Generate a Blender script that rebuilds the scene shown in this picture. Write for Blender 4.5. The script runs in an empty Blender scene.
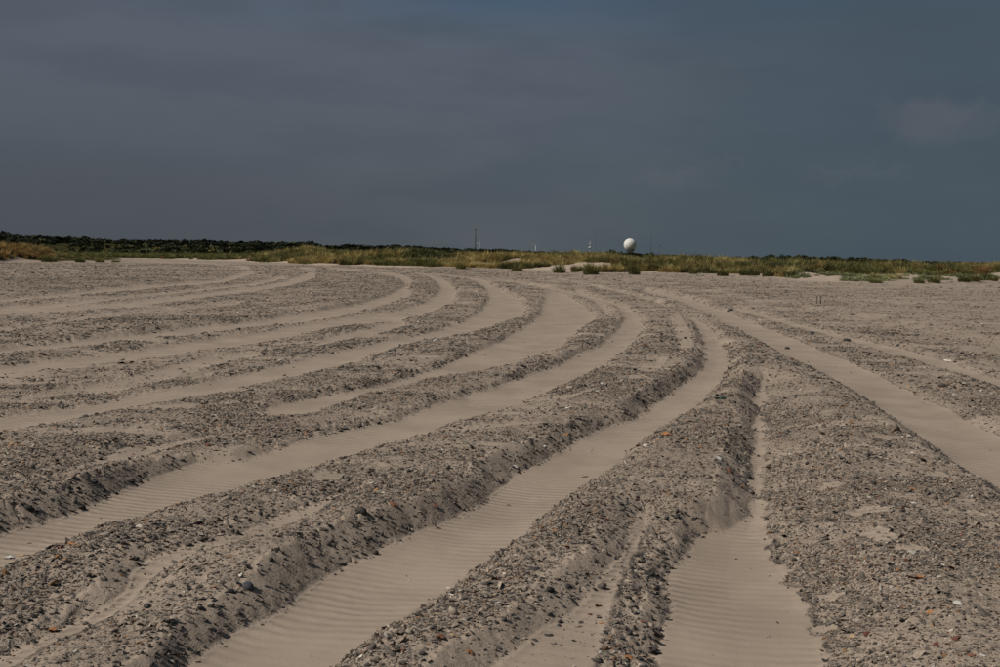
import bpy, math, random
import numpy as np
from mathutils import Vector, Matrix, Euler

R_ = math.radians
random.seed(7)
rng = np.random.default_rng(11)
scene = bpy.context.scene
COL = scene.collection

# ------------------------------------------------------------------ camera
CAM_H, F_PX, PITCH, ROLL = 1.70, 1000.0, R_(4.49), R_(0.80)
cam_d = bpy.data.cameras.new('camera')
cam_d.sensor_fit = 'HORIZONTAL'; cam_d.sensor_width = 36.0; cam_d.lens = 36.0
cam_d.clip_start = 0.05; cam_d.clip_end = 20000
cam = bpy.data.objects.new('camera', cam_d); COL.objects.link(cam)
CROT = Euler((math.pi/2 - PITCH, 0, 0)).to_matrix() @ Matrix.Rotation(ROLL, 3, 'Z')
cam.matrix_world = Matrix.Translation((0, 0, CAM_H)) @ CROT.to_4x4()
scene.camera = cam
CR = np.array(CROT)

# ------------------------------------------------------------------ light
SUN_EL, SUN_AZ = R_(46), R_(-107)          # azimuth from the view direction, negative = left
sun_d = bpy.data.lights.new('sun', 'SUN')
sun_d.energy = 3.85; sun_d.angle = R_(0.53); sun_d.color = (1.0, 0.94, 0.86)
sun = bpy.data.objects.new('sun', sun_d); COL.objects.link(sun)
sdir = Vector((math.sin(SUN_AZ)*math.cos(SUN_EL), math.cos(SUN_AZ)*math.cos(SUN_EL), math.sin(SUN_EL)))
sun.rotation_euler = sdir.to_track_quat('Z', 'Y').to_euler()
sun.location = sdir*50

vs = scene.view_settings
scene.display_settings.display_device = 'sRGB'
vs.view_transform = 'Standard'; vs.look = 'None'; vs.gamma = 1.0; vs.exposure = 0.0
vs.use_curve_mapping = False

def lin(r, g, b):
    f = lambda c: c/12.92 if c <= 0.04045 else ((c+0.055)/1.055)**2.4
    return (f(r/255), f(g/255), f(b/255), 1.0)

# node helper
class NT:
    def __init__(s, tree): s.t = tree
    def n(s, typ, ins=None, **kw):
        nd = s.t.nodes.new(typ)
        for k, v in kw.items(): setattr(nd, k, v)
        if ins:
            for k, v in ins.items():
                if isinstance(v, bpy.types.NodeSocket): s.t.links.new(v, nd.inputs[k])
                else: nd.inputs[k].default_value = v
        return nd
    def math(s, op, a, b=0.0, c=None, clamp=False):
        nd = s.n('ShaderNodeMath', {0: a, 1: b}, operation=op, use_clamp=clamp)
        if c is not None:
            if isinstance(c, bpy.types.NodeSocket): s.t.links.new(c, nd.inputs[2])
            else: nd.inputs[2].default_value = c
        return nd.outputs[0]
    def mix(s, fac, a, b, blend='MIX'):
        nd = s.n('ShaderNodeMix', data_type='RGBA', blend_type=blend)
        for i, v in ((0, fac), (6, a), (7, b)):
            if isinstance(v, bpy.types.NodeSocket): s.t.links.new(v, nd.inputs[i])
            else: nd.inputs[i].default_value = v
        return nd.outputs[2]
    def ramp(s, fac, stops):
        nd = s.n('ShaderNodeValToRGB', {0: fac}); e = nd.color_ramp.elements
        while len(e) < len(stops): e.new(0.5)
        for el, (p, c) in zip(e, stops):
            el.position = p; el.color = c if len(c) == 4 else (*c, 1)
        return nd.outputs[0]
    def mrange(s, v, a, b, c=0.0, d=1.0, interp='SMOOTHSTEP'):
        return s.n('ShaderNodeMapRange', {0: v, 1: a, 2: b, 3: c, 4: d}, interpolation_type=interp).outputs[0]
    def link(s, a, b): s.t.links.new(a, b)

# world: clear Nishita sky almost wholly covered by a dark squall cloud
world = bpy.data.worlds.new('World'); scene.world = world; world.use_nodes = True
w = NT(world.node_tree); world.node_tree.nodes.clear()
wout = w.n('ShaderNodeOutputWorld')
sky = w.n('ShaderNodeTexSky', sky_type='NISHITA', sun_disc=False, sun_elevation=SUN_EL,
          sun_rotation=SUN_AZ, air_density=1.0, dust_density=1.0, ozone_density=1.0)
skyc = w.n('ShaderNodeVectorMath', {0: sky.outputs[0], 'Scale': 0.05}, operation='SCALE').outputs[0]
tc = w.n('ShaderNodeTexCoord').outputs['Generated']
nrm = w.n('ShaderNodeVectorMath', {0: tc}, operation='NORMALIZE').outputs[0]
sep = w.n('ShaderNodeSeparateXYZ', {0: nrm})
# cloud deck coordinates: stretched sideways
mp = w.n('ShaderNodeMapping', {'Vector': nrm, 'Scale': (2.2, 2.2, 9.0), 'Rotation': (0, R_(-6), 0)}).outputs[0]
n1 = w.n('ShaderNodeTexNoise', {'Vector': mp, 'Scale': 1.1, 'Detail': 4.0, 'Roughness': 0.45}).outputs[0]
n2 = w.n('ShaderNodeTexNoise', {'Vector': mp, 'Scale': 3.3, 'Detail': 5.0, 'Roughness': 0.5}).outputs[0]
cl = w.ramp(sep.outputs[2], [(0.0, lin(79, 88, 93)), (0.06, lin(80, 88, 95)), (0.13, lin(84, 92, 102)), (0.20, lin(84, 94, 106)), (0.245, lin(68, 91, 114)), (0.35, lin(62, 86, 114))])
warm = w.mix(w.mrange(n1, 0.40, 0.66, 0.0, 0.40), cl, lin(92, 95, 105))
low = w.math('MULTIPLY', w.mrange(sep.outputs[0], 0.05, -0.38), w.mrange(sep.outputs[2], 0.20, 0.05))
left = w.mix(w.math('MULTIPLY', low, .85), warm, lin(74, 79, 86))
upl = w.math('MULTIPLY', w.mrange(sep.outputs[0], .08, -.22, 0, .62), w.mrange(sep.outputs[2], .05, .13))
left = w.mix(w.math('MULTIPLY', upl, w.mrange(n2, .25, .6, .55, 1.0)), left, lin(91, 96, 106))
cool = w.mix(w.mrange(sep.outputs[0], -0.05, 0.40, 0.0, 0.80), left, lin(66, 81, 92))
det = w.mix(w.mrange(n2, 0.38, 0.66, 0.0, 0.34), cool, lin(66, 77, 88))
# two small pale cloud puffs that stand clear of the deck
def puff(x, y, rx, ry, amp, seed):
    d = CR @ np.array([x-500, 333.5-y, -1000.0]); d /= np.linalg.norm(d)
    s = w.n('ShaderNodeVectorMath', {0: nrm, 1: tuple(d)}, operation='SUBTRACT').outputs[0]
    nn = w.n('ShaderNodeTexNoise', {'Vector': nrm, 'Scale': 34.0+seed, 'Detail': 5.0}).outputs['Color']
    nn = w.n('ShaderNodeVectorMath', {0: nn, 1: (0.5, 0.5, 0.5)}, operation='SUBTRACT').outputs[0]
    nn = w.n('ShaderNodeVectorMath', {0: nn, 'Scale': 0.055}, operation='SCALE').outputs[0]
    s = w.n('ShaderNodeVectorMath', {0: s, 1: nn}, operation='ADD').outputs[0]
    s = w.n('ShaderNodeVectorMath', {0: s, 1: (1000/rx, 1000/rx, 1000/ry)}, operation='MULTIPLY').outputs[0]
    l = w.n('ShaderNodeVectorMath', {0: s}, operation='LENGTH').outputs['Value']
    return w.mrange(l, 1.1, 0.25, 0.0, amp)
cur = det
for a in ((928, 120, 46, 26, .42, 0), (985, 125, 55, 16, .24, 3), (672, 176, 50, 17, .22, 7), (722, 160, 40, 8, .16, 9), (855, 176, 70, 7, .14, 5)):
    cur = w.mix(puff(*a), cur, lin(96, 96, 104))
fin = w.mix(0.96, skyc, cur)
bg = w.n('ShaderNodeBackground', {'Color': fin, 'Strength': 1.0})
w.link(bg.outputs[0], wout.inputs[0])

# ------------------------------------------------------------------ maths helpers
def px_ray(x, y):
    d = np.stack([np.asarray(x, float)-500, 333.5-np.asarray(y, float), np.full(np.shape(x), -F_PX)], -1)
    return d @ CR.T
def px_plane(pts, z):
    p = np.array(pts, float); d = px_ray(p[:, 0], p[:, 1])
    t = (z-CAM_H)/d[:, 2]
    return d[:, :2]*t[:, None]
def px_at(x, y, dist):                       # point on the pixel's ray at a ground distance
    d = px_ray(np.array([x]), np.array([y]))[0]; t = dist/math.hypot(d[0], d[1])
    return Vector((d[0]*t, d[1]*t, CAM_H+d[2]*t))
def horizon(x): return 255 + 0.01396*(np.asarray(x, float)-500)

def _h(ix, iy, s):
    n = (ix.astype(np.int64)*374761393 + iy.astype(np.int64)*668265263 + s*1274126177) & 0xffffffff
    n = ((n ^ (n >> 13))*1274126177) & 0xffffffff
    return ((n ^ (n >> 16)) & 0xffff)/65535.0
def vnoise(x, y, s=0):
    ix = np.floor(x); iy = np.floor(y); fx = x-ix; fy = y-iy
    ix = ix.astype(np.int64); iy = iy.astype(np.int64)
    u = fx*fx*fx*(fx*(fx*6-15)+10); v = fy*fy*fy*(fy*(fy*6-15)+10)
    a = _h(ix, iy, s); b = _h(ix+1, iy, s); c = _h(ix, iy+1, s); d = _h(ix+1, iy+1, s)
    return (a*(1-u)+b*u)*(1-v)+(c*(1-u)+d*u)*v - 0.5
def fbm(x, y, s=0, o=4, g=0.5):
    r = 0; a = 1.0
    for k in range(o):
        r = r + a*vnoise(x*2**k+17.3*k, y*2**k-9.1*k, s+k); a *= g
    return r
def sstep(x, a, b):
    t = np.clip((x-a)/(b-a), 0, 1); return t*t*(3-2*t)

# ------------------------------------------------------------------ wheel tracks, traced in photo pixels
# (left or far edge, right or near edge, bank height left, bank height right)
TR = []
def track(le, ri, hl, hr, zl=0.0, zr=None, sand=1.0):
    zr = 0.45*hr if zr is None else zr
    a = px_plane(le, zl); b = px_plane(ri, zr)
    TR.append((a, b, hl, hr, sand))
def stroke(pts, hl, hr, zr=None, sand=1.0):          # (x, y, half width in px)
    p = np.array(pts, float); c = p[:, :2]; t = np.gradient(c, axis=0); t /= np.linalg.norm(t, axis=1)[:, None]
    nrm_ = np.stack([t[:, 1], -t[:, 0]], 1); nrm_[nrm_[:, 1] > 0] *= -1     # pointing up in the picture
    track(c+nrm_*p[:, 2:3], c-nrm_*p[:, 2:3], hl, hr, 0.0, zr, sand)

# A: wide left track
track([(-90,562),(-40,548),(0,536),(50,520),(100,503),(150,479),(200,463),(240,461),(280,450),(320,437),(400,420),(440,405),(480,393),(520,379),(560,365),(600,345),(618,330),(626,318),(618,308),(600,301),(580,297),(560,292),(540,288),(505,282.3),(470,278.4),(430,275)],
      [(-90,588),(-40,572),(0,559),(50,542),(100,524),(150,507),(200,496),(250,480),(300,465),(350,450),(400,437),(450,420),(500,404),(540,390),(570,377),(600,362),(630,343),(645,325),(640,313),(625,304),(600,296),(570,290),(540,285),(505,280.2),(470,276.8),(430,274)],
      .27, .18)
# B: middle track
track([(150,700),(205,660),(240,635),(280,610),(320,585),(350,565),(375,553),(400,542),(440,526),(480,506),(512,482),(548,459),(580,438),(600,429),(626,421),(648,410),(666,396),(688,384),(698,373),(704,362),(705,345),(699,331),(688,316),(678,310),(656,304),(630,296),(600,289),(576,284),(545,279.5),(500,275.3),(450,272.4)],
      [(250,700),(306,662),(348,636),(372,618),(400,600),(440,576),(470,556),(500,538),(528,516),(560,490),(580,475),(600,464),(620,450),(640,437),(666,417),(680,410),(704,394),(720,374),(730,358),(728,348),(720,339),(714,329),(704,320),(691,312),(672,305),(650,298),(624,291),(592,285),(560,280),(505,274.2),(450,271.5)],
      .31, .20)
# C: near track in the middle right
track([(655,740),(662,700),(664,667),(664,640),(665,606),(668,574),(686,554),(700,538),(730,530),(750,512),(752,490),(752,470),(754,450),(756,432),(756,415),(756,402),(759,388),(764,382)],
      [(836,740),(826,690),(818,650),(810,620),(792,600),(782,580),(772,562),(764,545),(762,520),(761,490),(760,460),(760,430),(761,405),(764,392),(767,384)],
      .32, .22, zr=0.0)
# D: right track
track([(640,291),(680,300),(712,312),(730,322),(760,337),(784,350),(814,362),(844,379),(868,391),(892,409),(922,427),(955,451),(988,472),(1060,520),(1200,620)],
      [(645,289),(686,298),(718,309),(739,317),(769,329),(802,343),(832,355),(862,366),(892,383),(928,400),(964,418),(1000,436),(1060,468),(1200,545)],
      .24, .12, zl=.10, zr=0.0)
# E: faint track beyond D
stroke([(735,309,1.2),(800,326,1.8),(850,339,2.2),(900,352,2.8),(950,367,3.2),(1000,384,4),(1080,414,5)], .07, .06)
# F
track([(-60,428),(0,419),(40,413),(80,406),(140,394),(200,384),(240,376),(270,368),(310,359),(350,350),(400,339),(432,332),(464,321),(483,310),(489,299),(485,288),(474,281.5),(450,277.2),(415,273.8)],
      [(-60,437),(0,427),(40,421),(80,413),(140,401),(200,393),(240,386),(270,379),(310,370),(350,361),(400,345),(419,339),(448,335),(472,330),(496,323),(518,317),(526,310),(523,302),(512,294),(496,286),(483,280),(455,276),(415,272.8)],
      .14, .10)
# G
track([(262,411),(280,405),(320,397),(350,392),(400,382),(439,369),(466,357),(499,342),(520,330),(541,315),(544,300),(546,293)],
      [(266,413),(310,410),(350,397),(400,386),(430,377),(460,373),(505,365),(532,356),(559,348),(571,337),(582,327),(597,316),(585,305),(562,291)],
      .13, .10)
# pocket between G and A
stroke([(575,291,1),(592,298,2),(604,306,3.5),(608,314,3.2)], .10, .08)
# I upper band
track([(-60,372),(0,367),(80,358),(140,351),(200,341),(270,331),(330,320),(400,311),(424,303),(438,294),(441,288),(435,281),(426,276.6),(400,272.6),(360,269.8)],
      [(-60,378),(0,373),(80,365),(140,358),(200,349),(270,339),(330,327),(400,319),(418,315),(435,310),(453,301),(457,291),(453,285),(442,279),(430,275),(402,271.6),(360,269)],
      .13, .09)
# I lower branch
stroke([(318,343,1.5),(330,339.5,3),(372,331,3.5),(405,322,3)], .08, .06)
stroke([(20,399,1.5),(60,393,3),(120,385,5),(180,370,6),(210,361,4),(260,352,2)], .06, .05, sand=.9)
# J
stroke([(-60,361,3),(0,353,3.2),(80,344,3),(150,336.5,3),(195,331,3),(240,326,3),(300,318.5,3.2),(360,308,3.4),(390,299,4),(409,290,5),(411,284,4),(402,278,2),(388,275,1.2),(360,271.5,.8),(325,268.8,.6)], .13, .09)
# upper left tracks
stroke([(-60,320,2),(0,312,2.2),(127,305,2),(178,298,2),(250,289.5,2),(285,284,2.2),(315,276,2.5),(316,271,1.4),(298,268,.9)], .10, .07)
stroke([(-60,316,1.2),(0,309.5,1.3),(76,303,1.3),(153,295,1.3),(250,285,1.2),(285,278,1.1)], .08, .05)
stroke([(-60,308,1.4),(0,301,1.5),(51,296.5,1.4),(102,291,1.3),(217,282,1.2),(255,274,1.4),(246,269,1)], .09, .06)
stroke([(-60,337,1.6),(0,330,1.8),(25,326.5,2),(102,316,2),(178,309,2.2),(240,302,2)], .06, .05, sand=.85)
stroke([(150,262,.7),(215,265,.9),(250,270,.8)], .05, .04)
# shallow seams of blown sand on the ridges: polyline, half width px, depth
SEAM = []
def seam(pts, depth, z):
    p = np.array(pts, float); c = p[:, :2]; t = np.gradient(c, axis=0); t /= np.linalg.norm(t, axis=1)[:, None]
    n_ = np.stack([t[:, 1], -t[:, 0]], 1)
    SEAM.append((px_plane(c+n_*p[:, 2:3], z), px_plane(c-n_*p[:, 2:3], z), depth))
seam([(-40,664,9),(0,644,8),(20,636,7),(40,623,6),(60,615,5),(90,602,5),(110,593,5),(124,582,6),(140,567,7),(158,556,5),(200,543,3.5),(230,538,3),(260,529,4),(284,516,4.5),(312,507,4),(330,497,3),(352,487,1.5)], .06, .13)
seam([(515,700,54),(535,667,44),(560,640,32),(586,615,22),(600,590,17),(615,565,12),(628,545,9),(640,520,6),(648,500,3)], .09, .14)
seam([(-20,484,2.5),(20,473,2.5),(60,463,2.5),(110,447,6),(130,440,8),(160,432,3),(200,422,2),(250,414,1.2)], .05, .16)
seam([(470,388,2),(520,395,2.5),(565,393,3),(600,385,2)], .02, .16)
seam([(640,360,4),(652,366,6),(668,352,3)], .02, .16)
seam([(675,312,5),(683,330,7),(690,345,6)], .03, .12)
# bare sand patches: cx, cy, rx, ry in px
PATCH = [(885,535,21,9),(868,511,27,3.5),(905,499,20,4),(975,517,18,3.5),(906,553,24,4.5),(832,578,14,4),(826,602,12,4),(966,505,14,4),(985,530,16,3),
         (860,448,18,2.5),(880,437,22,2.5),(836,486,14,2),(760,425,6,3),(735,338,12,4),(200,577,8,6),(300,470,20,4),(330,478,24,4),(270,462,8,2),(905,463,20,2.5),(945,478,16,3),(652,366,12,4),(640,378,12,3)]

def poly_sd(P, a, b, margin=3.5):
    """signed distance (inside < 0) of points to the polygon a + reversed b, with the edge flag 0 = a, 1 = b"""
    poly = np.concatenate([a, b[::-1]]); na = len(a); M = len(poly)
    D = np.full(len(P), margin+1.0); FL = np.zeros(len(P))
    lo = poly.min(0)-margin; hi = poly.max(0)+margin
    idx = np.nonzero(((P > lo) & (P < hi)).all(1))[0]
    if len(idx) == 0: return D, FL
    Q = P[idx]; best = np.full(len(Q), 1e9); fl = np.zeros(len(Q)); ins = np.zeros(len(Q), bool)
    for i in range(M):
        p, q = poly[i], poly[(i+1) % M]; e = q-p
        v = Q-p; t = np.clip((v@e)/max(e@e, 1e-12), 0, 1)
        dd = ((v-t[:, None]*e)**2).sum(1)
        m = dd < best; best[m] = dd[m]; fl[m] = 0.0 if i < na else 1.0
        cond = (p[1] > Q[:, 1]) != (q[1] > Q[:, 1])
        if abs(e[1]) > 1e-12:
            ins ^= cond & (Q[:, 0] < e[0]*(Q[:, 1]-p[1])/e[1]+p[0])
    d = np.sqrt(best); d[ins] *= -1
    D[idx] = np.minimum(d, margin+1.0); FL[idx] = fl
    return D, FL

# ------------------------------------------------------------------ dune foot line (photo pixels)
_bx = np.array([-900,-300,100,180,250,300,340,400,480,560,600,640,720,760,790,850,900,1000,1300,1900.])
_by = np.array([246,250,257.5,259,261,263.5,265,266.5,268.5,271,272.5,272.5,274.5,276,279.5,281.5,282.5,280.5,284.6,293.])
def bearing_px(th):        # pixel column of a bearing, along the horizon
    return 500 + 1000*np.tan(th)
def foot_dist(th):
    x = bearing_px(np.clip(th, -0.95, 0.95)); y = np.interp(x, _bx, _by)
    dy = np.maximum(y-horizon(x), 3.6)
    return (CAM_H-.22)*1000/dy/np.cos(np.clip(th, -0.95, 0.95))*np.cos(PITCH)

# ------------------------------------------------------------------ beach height field on a polar grid round the camera
NA = 920; TH = np.linspace(-R_(50), R_(50), NA)
rr = [1.3]
while rr[-1] < 470:
    r = rr[-1]; f = np.interp(r, [1, 6, 12, 30, 100, 470], [.0048, .0048, .0075, .011, .014, .03]); rr.append(r*(1+f))
RR = np.array(rr); NR = len(RR)
LR = np.log(RR)
TT, RG = np.meshgrid(TH, RR)
GX = RG*np.sin(TT); GY = RG*np.cos(TT)
P = np.stack([GX.ravel(), GY.ravel()], 1)
# wobble the track outlines a little
wx = P[:, 0]; wy = P[:, 1]
wob = 0.075*fbm(wx*1.7, wy*1.7, 3, 5, .62)
SAND = np.zeros(len(P)); dmin = np.full(len(P), 9.0)
hvar = 1 + 0.85*fbm(wx*.5, wy*.5, 41, 4, .55)
rib = np.zeros(len(P))
H = .20*np.ones(len(P))
def smin(a, b, k=.05):
    h = np.maximum(k-np.abs(a-b), 0)/k
    return np.minimum(a, b)-h*h*k*.25
for k, (a, b, hl, hr, sd) in enumerate(TR):
    d, fl = poly_sd(P, a, b)
    d2 = d + wob
    hb = np.where(fl > .5, hr, hl)*hvar
    wbk = hb/math.tan(R_(28)) + .04
    if k == 2: wbk = np.where(fl > .5, 1.25, wbk)
    t = np.clip(d2/wbk, 0, 4)
    prof = np.where(t < 1, np.minimum(t, 1)*(1.3-.3*np.minimum(t, 1)**2), 1-.20*sstep(t, 1, 3.2))
    hk = np.where(d2 > 0, hb*prof, -.022*(1-np.exp(np.minimum(d2, 0)/.16)))
    reach = sstep(d2, 3.2, 1.8)
    H = smin(H, hk*reach + (1-reach)*np.maximum(hk, .20))
    SAND = np.maximum(SAND, sd*sstep(d2 + (np.where(fl > .5, -.03+.09*fbm(wx*2.0, wy*9.0, 230, 3), 0) if k == 2 else 0), .05, -.03)); dmin = np.minimum(dmin, d2)
    if k == 2:
        rib = sstep(d2, -.10, -.02)*sstep(d2, .16, .08)*(fl > .5)*sstep(wy, 5.0, 5.6)*sstep(wy, 10.5, 9)
for a, b, dep in SEAM:
    d, fl = poly_sd(P, a, b, 1.5)
    d2 = d + wob*.8
    H = H - dep*sstep(d2, .22, -.06)
    SAND = np.maximum(SAND, .93*sstep(d2, .04, -.03))
for cx, cy, rx, ry in PATCH:
    c = px_plane([(cx, cy), (cx+rx, cy), (cx, cy-ry), (cx, cy+ry)], .13)
    ax = np.linalg.norm(c[1]-c[0]); ay = .5*np.linalg.norm(c[2]-c[3])
    u = c[1]-c[0]; u = u/np.linalg.norm(u); v = np.array([-u[1], u[0]])
    q = P-c[0]; m = (np.abs(q) < 3*max(ax, ay)).all(1)
    e = np.sqrt(((q[m]@u)/ax)**2+((q[m]@v)/ay)**2) + .9*fbm(wx[m]*4/max(ay*3, .3), wy[m]*4/max(ay*3, .3), 77, 3)
    SAND[m] = np.maximum(SAND[m], .95*sstep(e, 1.05, .8)); H[m] -= .012*sstep(e, 1.3, .4)
c = px_plane([(722, 512)], .08)[0]; q = np.hypot((wx-c[0])/.20, (wy-c[1])/.55)+1.1*fbm(wx*5, wy*5, 250, 3)
SAND = np.maximum(SAND, .72*sstep(q, 1.1, .5))
# distance to the dune foot: a belt of clean blown sand lies before it
fd = foot_dist(TT).ravel(); dfoot = fd - RG.ravel()
belt = sstep(dfoot + 6*fbm(wx*.12, wy*.12, 90, 3), 4.5, 1.5)
SAND = np.maximum(SAND, belt)
FAR = sstep(RG.ravel(), 45, 90)
H = H*(1-FAR) + FAR*(.10+.25*fbm(wx*.05, wy*.09, 33, 3))
H += .12*sstep(dfoot, 12, 0)
# blown-sand drift streaks over the gravel, long across the wind
st = fbm(wx*.55+.12*wy, wy*2.1, 55, 4, .55)
SAND = np.maximum(SAND, .8*sstep(st, .20, .36)*(dmin > 0)*sstep(RG.ravel(), 5.5, 9)*(1-.6*sstep(RG.ravel(), 18, 26)*sstep(wx, 2, -4)))
st2 = fbm(wx*.16, wy*.5, 58, 4, .55)
SAND = np.maximum(SAND, .75*sstep(st2, .22, .42)*sstep(RG.ravel(), 26, 40)*(.25+.75*sstep(wx, -6, 4)))
H0 = H.reshape(NR, NA)
dHx = np.gradient(H0, axis=1)/np.maximum(np.gradient(GX, axis=1), 1e-4)
lee = sstep(-dHx, .08, .30)                                      # faces away from the wind
rough = (1-SAND)*(1-.65*lee.ravel())
near = sstep(RG.ravel(), 40, 15)
H += rough*(.026*fbm(wx*2.4, wy*2.4, 12, 3) + near*.016*fbm(wx*6+1.5*wy, wy*11, 15, 3, .6) + near*.012*fbm(wx*23, wy*23, 19, 2))
H += (1-rough)*.010*fbm(wx*.9, wy*.9, 21, 2)
H += .010*rib*np.sin(2*math.pi*wy/.10)
H += .035*fbm(wx*.22, wy*.22, 8, 2)*sstep(RG.ravel(), 10, 30)
HG = H.reshape(NR, NA); SG = SAND.reshape(NR, NA)
GRAV = np.clip((1-SG)*(1-(.78-.38*sstep(RG, 8, 15))*lee)*(1-(.02+.38*sstep(GX, -2, 4))*sstep(RG, 16, 30))*(1-.30*sstep(GX-.28*GY, 1.5, 4)*sstep(RG, 9, 14))*np.clip(.82+1.5*fbm(GX*.8, GY*.8, 66, 3), .35, 1.15), 0, 1)
GRAV = np.maximum(GRAV, .0012*(RG < 30))

def grid_at(arr, x, y):
    r = np.hypot(x, y); th = np.arctan2(x, y)
    fi = np.interp(np.log(np.clip(r, RR[0], RR[-1])), LR, np.arange(NR)); fj = np.clip((th-TH[0])/(TH[1]-TH[0]), 0, NA-1.001)
    i = np.minimum(fi.astype(int), NR-2); j = fj.astype(int); u = fi-i; v = fj-j
    return (arr[i, j]*(1-u)+arr[i+1, j]*u)*(1-v)+(arr[i, j+1]*(1-u)+arr[i+1, j+1]*u)*v
def ground_hit(x, y):
    """first point where a photo pixel's ray meets the beach"""
    d = px_ray(np.array([float(x)]), np.array([float(y)]))[0]; d = d/math.hypot(d[0], d[1])
    r = np.linspace(1.4, 200, 60000); r = np.exp(np.linspace(math.log(1.4), math.log(300), 9000))
    z = CAM_H+d[2]*r; g = grid_at(HG, d[0]*r, d[1]*r)
    k = np.argmax(z < g) if (z < g).any() else len(r)-1
    return Vector((d[0]*r[k], d[1]*r[k], float(g[k])))

# ------------------------------------------------------------------ materials
def new_mat(name):
    m = bpy.data.materials.new(name); m.use_nodes = True; m.node_tree.nodes.clear()
    t = NT(m.node_tree); out = t.n('ShaderNodeOutputMaterial'); b = t.n('ShaderNodeBsdfPrincipled', {'Roughness': .9, 'Specular IOR Level': .15})
    t.link(b.outputs[0], out.inputs[0]); return m, t, b

SAND_A = (.352, .282, .218, 1); SAND_B = (.280, .223, .172, 1)
def sand_nodes(t, pos):
    n = t.n('ShaderNodeTexNoise', {'Vector': pos, 'Scale': 1.3, 'Detail': 4.0, 'Roughness': .6}).outputs[0]
    g = t.n('ShaderNodeTexNoise', {'Vector': pos, 'Scale': 260.0, 'Detail': 2.0}).outputs[0]
    c = t.mix(t.mrange(n, .3, .7), SAND_B, SAND_A)
    return t.mix(t.mrange(g, .3, .7, 0, .30), c, (.17, .13, .10, 1))
def beach_material():
    m, t, b = new_mat('beach_sand')
    pos = t.n('ShaderNodeNewGeometry').outputs['Position']
    sa = t.n('ShaderNodeAttribute', attribute_name='sand').outputs['Fac']
    gr = t.n('ShaderNodeAttribute', attribute_name='gravel').outputs['Fac']
    co = t.n('ShaderNodeAttribute', attribute_name='coarse').outputs['Fac']
    le = t.n('ShaderNodeAttribute', attribute_name='lee').outputs['Fac']
    sand = sand_nodes(t, pos)
    # fine shell grit between the built shells, three sizes
    col = sand; hgt = None
    for sc, thr, dark in ((95.0, .50, (.075, .062, .054, 1)), (42.0, .36, (.085, .070, .060, 1)), (9.0, .30, (.10, .085, .072, 1)), (2.2, .20, (.135, .108, .088, 1))):
        st = t.n('ShaderNodeVectorMath', {0: pos, 1: (1.0, 1.35, 1.0)}, operation='MULTIPLY').outputs[0]
        vo = t.n('ShaderNodeTexVoronoi', {'Vector': st, 'Scale': sc, 'Randomness': 1.0})
        cellr = t.n('ShaderNodeSeparateColor', {0: vo.outputs['Color']})
        on = t.math('LESS_THAN', cellr.outputs[0], t.math('MULTIPLY', gr if sc > 20 else t.math('MULTIPLY', gr, co), thr))
        edge = t.mrange(vo.outputs['Distance'], .50, .30)
        fac = t.math('MULTIPLY', on, edge)
        cc = t.ramp(cellr.outputs[1], [(0, (.034, .029, .025)), (.35, dark), (.7, (.19, .15, .12)), (.9, (.30, .22, .15)), (1, (.50, .46, .40))])
        col = t.mix(fac, col, cc)
        if sc == 42.0: hgt = t.math('MULTIPLY', fac, .010)
    t.link(col, b.inputs['Base Color'])
    # wind ripples on the clean sand
    mp = t.n('ShaderNodeMapping', {'Vector': pos, 'Rotation': (0, 0, R_(13))}).outputs[0]
    wv = t.n('ShaderNodeTexWave', {'Vector': mp, 'Scale': 4.0, 'Distortion': 5.0, 'Detail': 3.0, 'Detail Scale': .55, 'Detail Roughness': .6}, bands_direction='Y', wave_profile='SIN').outputs['Fac']
    amp = t.mrange(t.n('ShaderNodeTexNoise', {'Vector': pos, 'Scale': .55, 'Detail': 2.0}).outputs[0], .36, .62, .0010, .0088)
    clean = t.mrange(sa, .7, 1.0)
    rip = t.math('MULTIPLY', t.math('MULTIPLY', wv, amp), clean)
    fine = t.math('MULTIPLY', t.n('ShaderNodeTexNoise', {'Vector': pos, 'Scale': 55.0, 'Detail': 3.0, 'Roughness': .7}).outputs[0], t.math('MULTIPLY', t.mrange(sa, 0, 1, .011, .0012), t.mrange(le, 0, 1, 1, .45)))
    aniso = t.n('ShaderNodeMapping', {'Vector': pos, 'Scale': (9, 26, 9), 'Rotation': (0, 0, R_(14))}).outputs[0]
    an = t.math('MULTIPLY', t.n('ShaderNodeTexNoise', {'Vector': aniso, 'Scale': 1.0, 'Detail': 4.0, 'Roughness': .6}).outputs[0], t.math('MULTIPLY', t.mrange(sa, 0, 1, .034, 0), t.mrange(le, 0, 1, 1, .3)))
    tot = t.math('ADD', t.math('ADD', rip, fine), t.math('ADD', an, hgt))
    bp = t.n('ShaderNodeBump', {'Height': tot, 'Strength': 1.0, 'Distance': 1.0})
    t.link(bp.outputs[0], b.inputs['Normal'])
    return m
M_BEACH = beach_material()

def ground_material():
    m, t, b = new_mat('far_ground'); b.inputs['Specular IOR Level'].default_value = 0.0
    pos = t.n('ShaderNodeNewGeometry').outputs['Position']
    n = t.n('ShaderNodeTexNoise', {'Vector': pos, 'Scale': .02, 'Detail': 6.0}).outputs[0]
    t.link(t.mix(t.mrange(n, .4, .6), (.13, .11, .05, 1), (.05, .055, .022, 1)), b.inputs['Base Color'])
    return m
M_GROUND = ground_material()

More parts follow.
